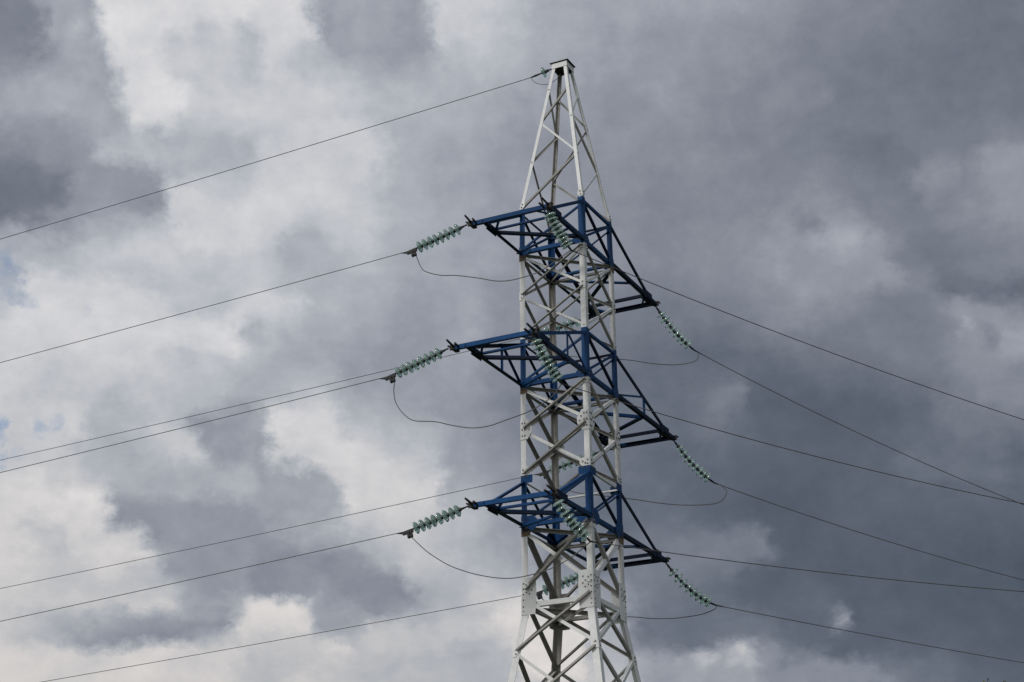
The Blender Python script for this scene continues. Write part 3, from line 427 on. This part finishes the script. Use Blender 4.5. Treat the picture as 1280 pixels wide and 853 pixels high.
# gusset plates with their bolts
def gusset(k, z, toward, w_, h_, mat, spots=None, dz0=0.0, proud=.004, taper=0.6):
    s, t = LEGS[k]; so, to = LEGS[toward]
    d = (E1 if so != s else E2)*((so-s)/2 if so != s else (to-t)/2)
    n = (E2*t if so != s else E1*s)
    o = node(k, z)+n*proud
    bm = bmesh.new()
    lean = lambda zz: (node(k, z+zz)-node(k, z))
    pts = [(0.0, -h_/2), (w_*taper, -h_/2), (w_, -h_*.15), (w_, h_*.15), (w_*taper, h_/2), (0.0, h_/2)]
    ring = [[o+lean(v)+d*uu+n*q for uu, v in pts] for q in (0.0, .010)]
    prism(bm, ring, 0)
    if spots:
        for uu, v in spots:
            q = o+lean(v)+d*uu+n*.010; rod(bm, q, q+n*.020, .021, .019, 6, 1)
    return link('gusset_plate', bm, [mat, M_BOLT], tower)
for a, b in FACES:
    for k, o in ((a, b), (b, a)):
        col = [(.05, v) for v in (-.40, -.28, -.10, .05, .20, .34)]
        gusset(k, 12.78, o, .42, 1.0, M_GREYP if k == 'B' else M_WHITE, col+[(.13, .30), (.13, .10), (.21, .22), (.22, .05), (.28, .33), (.29, .15)], taper=.95)
        gusset(k, 17.40, o, .34, .58, M_WHITE, [(.05, -.18), (.05, 0), (.05, .18), (.13, -.18), (.13, 0), (.13, .18), (.22, .10), (.26, -.02)], taper=.6)
        gusset(k, 21.36, o, .13, .26, M_WHITE, [(.07, .06), (.07, -.06)], taper=.6)
        for lv in 'LMU':
            gusset(k, LOW[lv]+.02, o, .50 if lv == 'L' else .34, .42 if lv == 'L' else .28, M_BLUE, [(.06, .05), (.06, -.05), (.20, 0)], taper=.7)
            if lv == 'L': gusset(k, LOW[lv]+HD+.02, o, .34, .22, M_BLUE, [(.08, .05), (.20, .05)], taper=.98)
            gusset(k, LOW[lv]-.20, o, .28 if lv == 'L' else .2, .24 if lv == 'L' else .16, M_WHITE if k == 'N' else M_BROWN, [(.05, 0), (.14, .03)], taper=.6)
        gusset(k, TOPZ+.22, o, .14, .22, M_WHITE, [(.05, .05), (.05, -.05)])
        gusset(k, 11.3, o, .16, .26, M_WHITE, [(.06, .05), (.08, -.06)])
        if (a, b) in (('L', 'N'), ('N', 'R')):
            for z in (16.2,): gusset(k, z, o, .30, .26, M_WHITE, [(.06, .05), (.06, -.05), (.2, .02), (.13, -.03)], taper=.7)

# peak cap
bm = bmesh.new()
h = halfw(ZP-.05)+.02
for n_, d_ in ((E2, E1), (-E2, E1), (E1, E2), (-E1, E2)):
    box(bm, n_*h+UP*(ZP-.05), (d_, n_, UP), 2*h+.012 if abs(d_.dot(E1)) > .9 else 2*h-.03, .012, .17)
link('cap_frame', bm, M_WHITE, tower)
bm = bmesh.new(); box(bm, UP*(ZP+.06), (E1, E2, UP), .60, .56, .014); box(bm, UP*(ZP-.14), (E1, E2, UP), .40, .40, .012)
link('cap_plate', bm, M_BLACK, tower)

# ------------------------------------------------------------------ crossarms
def arm(lv, side, inner, outer, att):
    """side +1: the arm that reaches towards the road, -1: the arm on the far side"""
    z = LOW[lv]; zt = z+HD; e2 = E2*side
    ue = outer-.22 if side > 0 else inner+.12
    def P(a, b, dz=0.0): return E1*a+e2*b+UP*(z+dz)
    bm = bmesh.new()
    # end beam: a channel seen from below (web + two flanges), overhanging both chords
    x0, x1 = (-1.36, 1.02) if side > 0 else (-1.30, .96)
    for c, wd, hh in ((outer, .10, .13),):
        box(bm, P((x0+x1)/2, c, .03), (E1, e2, UP), x1-x0, .010, .12)
        box(bm, P((x0+x1)/2, c-.05, .085), (E1, e2, UP), x1-x0-.02, .088, .010)
        box(bm, P((x0+x1)/2, c-.05, -.025), (E1, e2, UP), x1-x0-.02, .088, .010)
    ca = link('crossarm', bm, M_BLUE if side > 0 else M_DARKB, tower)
    mt = M_BLUE
    bm = bmesh.new(); angle(bm, P(-1.02, inner, -.02), P(1.02, inner, -.02), e2, UP, .085, .008); link('end_tie', bm, mt if side > 0 else M_DARK, ca)
    for s in (-1, 1):
        bm = bmesh.new()
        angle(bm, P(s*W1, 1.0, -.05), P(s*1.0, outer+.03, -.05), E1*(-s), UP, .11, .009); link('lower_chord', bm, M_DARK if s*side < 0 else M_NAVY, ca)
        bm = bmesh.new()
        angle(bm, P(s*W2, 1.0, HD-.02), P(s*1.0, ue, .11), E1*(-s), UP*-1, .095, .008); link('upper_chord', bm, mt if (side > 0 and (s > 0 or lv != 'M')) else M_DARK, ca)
        bm = bmesh.new(); box(bm, P(s*1.006, inner+.1, .02), (e2, UP, E1), .55, .26, .012)
        box(bm, P(s*.93, inner+.16, -.07), (e2, E1, UP), .42, .22, .012)
        link('tip_plate', bm, M_DARKB, ca)
    # plan lacing
    def lace(p, q, a=.075, mt_=None, dz=0.0):
        bm = bmesh.new(); A, B = Vector(p)+UP*dz, Vector(q)+UP*dz; ax = (B-A).normalized()
        angle(bm, A, B, ax.cross(UP), UP, a, .008); link('lacing', bm, mt_ or M_BLUE, ca)
    sN = -1 if side > 0 else -1
    if lv == 'M':
        mid = 2.17 if side > 0 else 2.95
        lace(P(-1.0, inner-.15), P(1.0, mid), .13, M_DARKB, -.075); lace(P(1.0, mid), P(-W1, 1.05), .085, None, -.08)
        for s in (-1, 1):
            f_ = (mid-1.0)/(ue-1.0); zz = HD-.02+(.11-HD+.02)*f_
            bm = bmesh.new(); angle(bm, P(s*1.0, mid, 0), P(s*1.0, mid, zz), E1*(-s), e2, .055, .006); link('web_post', bm, mt, ca)
            bm = bmesh.new(); angle(bm, P(s*1.0, mid, zz), P(s*W1, 1.06, .05), E1*(-s), e2, .06, .006); link('web_diagonal', bm, mt, ca)
    else:
        lace(P(-1.0, inner-.1), P(1.0, 1.15), .13, M_DARKB, -.075); lace(P(-1.0, 1.1), P(1.0, (inner+1)/2+.1), .085, None, -.10)
    lace(P(.55, outer-.06), P(.95, inner), .06, None, -.02); lace(P(-.55, outer-.06), P(-.95, inner), .06, None, -.02)
    # forked lugs that carry the strings
    for s in (-1, 1):
        xe = x0 if s < 0 else x1
        bm = bmesh.new()
        box(bm, P(xe+s*.01, outer+.012, .03), (E1, e2, UP), .15, .05, .14)
        box(bm, P(xe-s*.03, outer-.10, -.02), (E1, e2, UP), .12, .20, .05)
        if side > 0:
            rod(bm, P(xe-s*.02, outer+.02, .05), P(xe-s*.03, outer+.40, .10), .036, .028, 6)
            rod(bm, P(xe-s*.16, outer+.02, .02), P(xe-s*.18, outer+.24, .04), .034, .03, 6)
        for q in (-.05, .05): rod(bm, P(xe+s*.05+q, outer-.03, .06), P(xe+s*.05+q, outer+.10, .06), .022, .022, 6)
        link('string_lug', bm, M_BLACK, ca)
M_DARKB = M_DARK
arm('L', 1, 2.60, 3.20, 0); arm('M', 1, 3.50, 4.22, 0); arm('U', 1, 2.62, 3.25, 0)
arm('L', -1, 3.40, 4.20, 0); arm('M', -1, 4.38, 5.25, 0); arm('U', -1, 3.48, 4.26, 0)

# ------------------------------------------------------------------ wires and insulators (points in metres, surveyed)
TIP = {'CU': (-2.71, -2.38, 22.72),
    'DU': (-0.53, -3.39, 22.72),
    'AU': (2.63, 3.47, 22.72),
    'BU': (0.57, 4.42, 22.72),
    'CM': (-3.13, -3.29, 18.72),
    'DM': (-0.95, -4.3, 18.72),
    'AM': (3.05, 4.37, 18.72),
    'BM': (0.99, 5.33, 18.72),
    'CL': (-2.68, -2.34, 14.72),
    'DL': (-0.51, -3.35, 14.72),
    'AL': (2.6, 3.42, 14.72),
    'BL': (0.55, 4.38, 14.72),
    'E': (-0.29, -0.1, 29.03)}
CLM = {'CU': (-4.27, -1.78, 22.27),
    'CM': (-4.7, -2.68, 18.22),
    'CL': (-4.27, -1.73, 14.27),
    'BU': (-1.26, 5.13, 22.44),
    'BM': (-0.85, 6.03, 18.28),
    'BL': (-1.07, 5.0, 14.25),
    'DU': (0.12, -3.09, 21.55),
    'DM': (-0.2, -3.95, 17.42),
    'DL': (0.44, -2.91, 13.57),
    'AU': (3.81, 4.02, 21.42),
    'AM': (4.27, 4.94, 17.5),
    'AL': (4.06, 4.1, 13.57),
    'E': (-0.95, 0.15, 28.79)}
WIRE = {'CU': (-0.0835, 0.0003),
    'CM': (-0.083, 0.0003),
    'CL': (-0.09, 0.0003),
    'BU': (-0.0704, 0.0003),
    'BM': (-0.0787, 0.0003),
    'BL': (-0.0692, 0.0003),
    'DU': (-0.2479, 0.00308),
    'DM': (-0.1686, 0.00384),
    'DL': (-0.0384, 0.00236),
    'AU': (-0.375, 0.00588),
    'AM': (-0.2237, 0.00422),
    'AL': (-0.0941, 0.00114),
    'E': (-0.0881, 0.0003)}
JUMP = {('near', 'U'): [(-4.16, -1.81, 22.11), (-4.02, -1.85, 21.75), (-3.87, -1.9, 21.56), (-3.45, -2.03, 21.38), (-3.02, -2.15, 21.31), (-2.4, -2.34, 21.13), (-1.95, -2.47, 20.98), (-1.61, -2.57, 20.93), (-1.28, -2.67, 20.95), (-0.83, -2.81, 21.03), (-0.4, -2.94, 21.23), (-0.1, -3.03, 21.42)],
    ('far', 'U'): [(3.91, 4.0, 21.25), (3.88, 4.0, 21.13), (3.69, 4.05, 21.04), (3.19, 4.16, 21.02), (2.58, 4.29, 21.12), (1.75, 4.47, 21.34), (0.73, 4.69, 21.52), (0.09, 4.83, 21.63), (-0.52, 4.97, 21.83), (-0.99, 5.07, 22.17)],
    ('near', 'M'): [(-4.59, -2.71, 18.04), (-4.6, -2.71, 17.77), (-4.54, -2.73, 17.45), (-4.34, -2.78, 17.13), (-4.05, -2.86, 16.9), (-3.49, -3.02, 16.8), (-3.02, -3.15, 16.64), (-2.52, -3.3, 16.51), (-2.09, -3.42, 16.51), (-1.7, -3.53, 16.6), (-1.07, -3.7, 16.77), (-0.74, -3.8, 16.92), (-0.41, -3.89, 17.14)],
    ('far', 'M'): [(4.5, 4.89, 17.36), (4.61, 4.87, 17.22), (4.57, 4.88, 17.06), (4.36, 4.92, 16.88), (3.91, 5.02, 16.85), (3.22, 5.16, 16.9), (2.52, 5.31, 17.03), (1.87, 5.45, 17.19), (0.95, 5.65, 17.38), (0.08, 5.83, 17.57), (-0.41, 5.94, 17.83), (-0.7, 6.0, 18.08)],
    ('near', 'L'): [(-4.16, -1.76, 14.08), (-3.94, -1.81, 13.85), (-3.68, -1.88, 13.61), (-3.21, -2.0, 13.28), (-2.71, -2.12, 13.05), (-2.17, -2.26, 12.88), (-1.72, -2.37, 12.8), (-1.36, -2.46, 12.8), (-0.98, -2.55, 12.86), (-0.54, -2.66, 12.97), (-0.11, -2.77, 13.17), (0.25, -2.86, 13.42)],
    ('far', 'L'): [(4.08, 4.1, 13.55), (4.0, 4.11, 13.45), (3.64, 4.17, 13.33), (3.17, 4.26, 13.28), (2.74, 4.33, 13.26), (2.23, 4.42, 13.29), (1.68, 4.52, 13.37), (0.77, 4.68, 13.44), (-0.07, 4.83, 13.6), (-0.66, 4.93, 13.85), (-0.96, 4.98, 14.08)], 'E': [(-0.95, 0.15, 28.78), (-0.88, 0.12, 28.64), (-0.73, 0.07, 28.52), (-0.54, -0.01, 28.44), (-0.37, -0.07, 28.45), (-0.18, -0.15, 28.54), (-0.08, -0.18, 28.65)]}

AZL, AZR = R(-69), R(65)
hdir = {'C': AZL, 'B': AZL, 'D': AZR, 'A': AZR, 'E': AZL}
LEVEL = {'U': 'top', 'M': 'middle', 'L': 'lowest'}
ENDS = {'C': ('left end of the {} near crossarm', 'near arm', 'left'),
        'D': ('right end of the {} near crossarm', 'near arm', 'right'),
        'A': ('sagging end of the {} far crossarm', 'far arm', 'right'),
        'B': ('hidden end of the {} far crossarm', 'far arm', 'left')}
def unit(a, s): d = Vector((math.sin(a), math.cos(a), s)); return d.normalized()
disc_me = None
def disc_meshes():
    bm = bmesh.new()
    # shed: a thin bell opening along -Z (towards the line), ribbed beneath
    prof = [(0.030, .040), (0.028, .075), (0.018, .110), (0.000, .134), (-0.012, .139), (-0.016, .134), (-0.006, .118), (-0.010, .100), (-0.022, .094), (-0.012, .082), (-0.020, .066), (-0.026, .052), (-0.012, .030)]
    lathe(bm, [(h*1.7, r*1.22) for h, r in prof], (0, 0, 0), (0, 0, 1), 28)
    me = bpy.data.meshes.new('glass_disc'); bmesh.ops.recalc_face_normals(bm, faces=bm.faces[:]); bm.to_mesh(me); bm.free(); me.materials.append(M_GLASS)
    for p in me.polygons: p.use_smooth = True
    bm = bmesh.new()
    lathe(bm, [(0.125, .020), (0.120, .040), (0.085, .054), (0.058, .060), (0.046, .060), (0.040, .030)], (0, 0, 0), (0, 0, 1), 14)
    rod(bm, (0, 0, .03), (0, 0, -.060), .020, .020, 8)
    mc = bpy.data.meshes.new('cap'); bmesh.ops.recalc_face_normals(bm, faces=bm.faces[:]); bm.to_mesh(mc); bm.free(); mc.materials.append(M_CAP)
    return me, mc
ME_D, ME_C = disc_meshes()
def bez(a, b, c, t): return a*(1-t)**2+b*(2*t*(1-t))+c*t*t
for key in TIP:
    if key == 'E': continue
    end, lv = key
    a, b = Vector(TIP[key]), Vector(CLM[key]); slope = WIRE[key][0]; wd = unit(hdir[end], slope)
    Ln = (b-a).length
    ctl = (a+b)/2 if end in 'CB' else (a+b)/2-UP*(0.20 if end == 'D' else 0.40 if lv == 'L' else 0.28)
    if end in 'CB': ctl = ctl-UP*.03
    root = empty('insulator_string', a)
    where, armname, side = ENDS[end]
    tag(root, 'green glass insulator string at the '+where.format(LEVEL[lv]), 'insulator', 'glass insulator strings on the crossarms')
    nd = 9 if end == 'D' else 8; s0, s1 = .12, 1-{'C': .17, 'B': .17, 'D': .14, 'A': .24}[end]/Ln
    def put(o, p, d):
        o.parent = root; C.objects.link(o)
        z = Vector(d).normalized(); x, y = frame_of(z)
        mm = Matrix((x, y, z)).transposed().to_4x4(); mm.translation = p-a; o.matrix_local = mm
    for i in range(nd):
        t = s0+(s1-s0)*(i+.5)/nd; p = bez(a, ctl, b, t); d = bez(a, ctl, b, t-.03)-bez(a, ctl, b, t+.03)
        o = bpy.data.objects.new('glass_disc', ME_D); put(o, p, d.normalized()+Vector((random.gauss(0, .03), random.gauss(0, .03), random.gauss(0, .03))))
        c = bpy.data.objects.new('cap', ME_C); c.parent = o; C.objects.link(c)
    bm = bmesh.new(); p1 = bez(a, ctl, b, s0+.03)-a
    rod(bm, (0, 0, 0), p1*.5, .022, .022, 6); rod(bm, p1*.42, p1, .034, .020, 8); link('shackle', bm, M_BLACK, root)
    bm = bmesh.new(); q0 = bez(a, ctl, b, s1-.03)-a; q1 = b-a
    if end in 'CB':
        rod(bm, q0, q1, .026, .03, 8)
        x = (q1-q0).normalized(); y = UP.cross(x).normalized(); zz = x.cross(y)
        box(bm, q1-UP*.03, (x, y, zz), .30, .06, .09); box(bm, q1-x*.06-UP*.12, (x, y, zz), .14, .07, .17)
        for k in (-1, 1): rod(bm, q1-x*.06-UP*(.12+.05*k)-y*.07, q1-x*.06-UP*(.12+.05*k)+y*.07, .02, .02, 6)
        rod(bm, q1+x*.12-UP*.03, q1+wd*.32, .03, .014, 8)
    else:
        rod(bm, q0, (q0+q1)/2, .024, .03, 8); rod(bm, (q0+q1)/2, q1, .032, .024, 8); rod(bm, q1, q1+wd*.25, .024, .014, 8)
    link('strain_clamp', bm, M_BLACK, root)
    # conductor
    sl, cv = WIRE[key]; far = 140 if end in 'CB' else 36; n = 60
    pts = [b+Vector((math.sin(hdir[end])*s, math.cos(hdir[end])*s, sl*s+cv*s*s)) for s in [far*(i/n)**1.5 for i in range(n+1)]]
    bm = bmesh.new(); tube(bm, pts, 0.0098 if end in 'CB' else 0.0118, 6)
    cw = link('conductor_wire', bm, M_WIRE, smooth=True)
    tag(cw, 'thin dark conductor leaving to the {} from the {} {}'.format(side, LEVEL[lv], armname), 'power line', 'conductors of the line')
for key, pts in JUMP.items():
    if key == 'E': continue
    nm, lv = key
    A_, B_ = ('C', 'D') if nm == 'near' else ('A', 'B')
    p = list(pts)
    st = Vector(CLM[A_+lv]); en = Vector(CLM[B_+lv])
    p = [tuple(st-UP*(.16 if nm == 'near' else 0)+(Vector((.05, -.02, 0)) if nm == 'near' else unit(AZR, WIRE['A'+lv][0])*.12))]+p+[tuple(en)]
    bm = bmesh.new(); tube(bm, spline(p, 6), 0.0125, 6)
    j = link('jumper_wire', bm, M_WIRE, smooth=True)
    tag(j, 'dark slack jumper wire looping under the {} {} crossarm'.format(LEVEL[lv], nm), 'jumper wire', 'jumper loops under the crossarms')
# earth wire at the peak
a, b = Vector(TIP['E'])-UP*.10, Vector(CLM['E'])
root = empty('earth_wire_insulator', a); tag(root, 'small dark single disc insulator joining the earth wire to the white peak', 'insulator')
d = (a-b).normalized(); Ln = (b-a).length
o = bpy.data.objects.new('glass_disc', ME_D); C.objects.link(o); o.parent = root
x, y = frame_of(d); mm = Matrix((x, y, d)).transposed().to_4x4(); mm.translation = -d*Ln*.42; o.matrix_local = mm
c = bpy.data.objects.new('cap', ME_C); c.parent = o; C.objects.link(c)
bm = bmesh.new(); rod(bm, (0, 0, 0), -d*Ln*.3, .022, .022, 6); rod(bm, -d*Ln*.2, -d*Ln*.52, .045, .03, 8); rod(bm, -d*Ln*.5, -d*Ln*.78, .02, .03, 8); rod(bm, -d*Ln*.76, -d*Ln, .034, .02, 8)
link('strain_clamp', bm, M_BLACK, root)
sl, cv = WIRE['E']
bm = bmesh.new(); tube(bm, [b+Vector((math.sin(AZL)*s, math.cos(AZL)*s, sl*s+cv*s*s)) for s in [140*(i/60)**1.5 for i in range(61)]], .011, 6)
tag(link('earth_wire', bm, M_WIRE, smooth=True), 'single thin wire running down left from the peak of the pylon', 'power line')
bm = bmesh.new(); tube(bm, spline(JUMP['E'], 6), .009, 6)
tag(link('earth_wire_tail', bm, M_WIRE, smooth=True), 'short thin wire loop hanging beside the peak insulator', 'jumper wire')
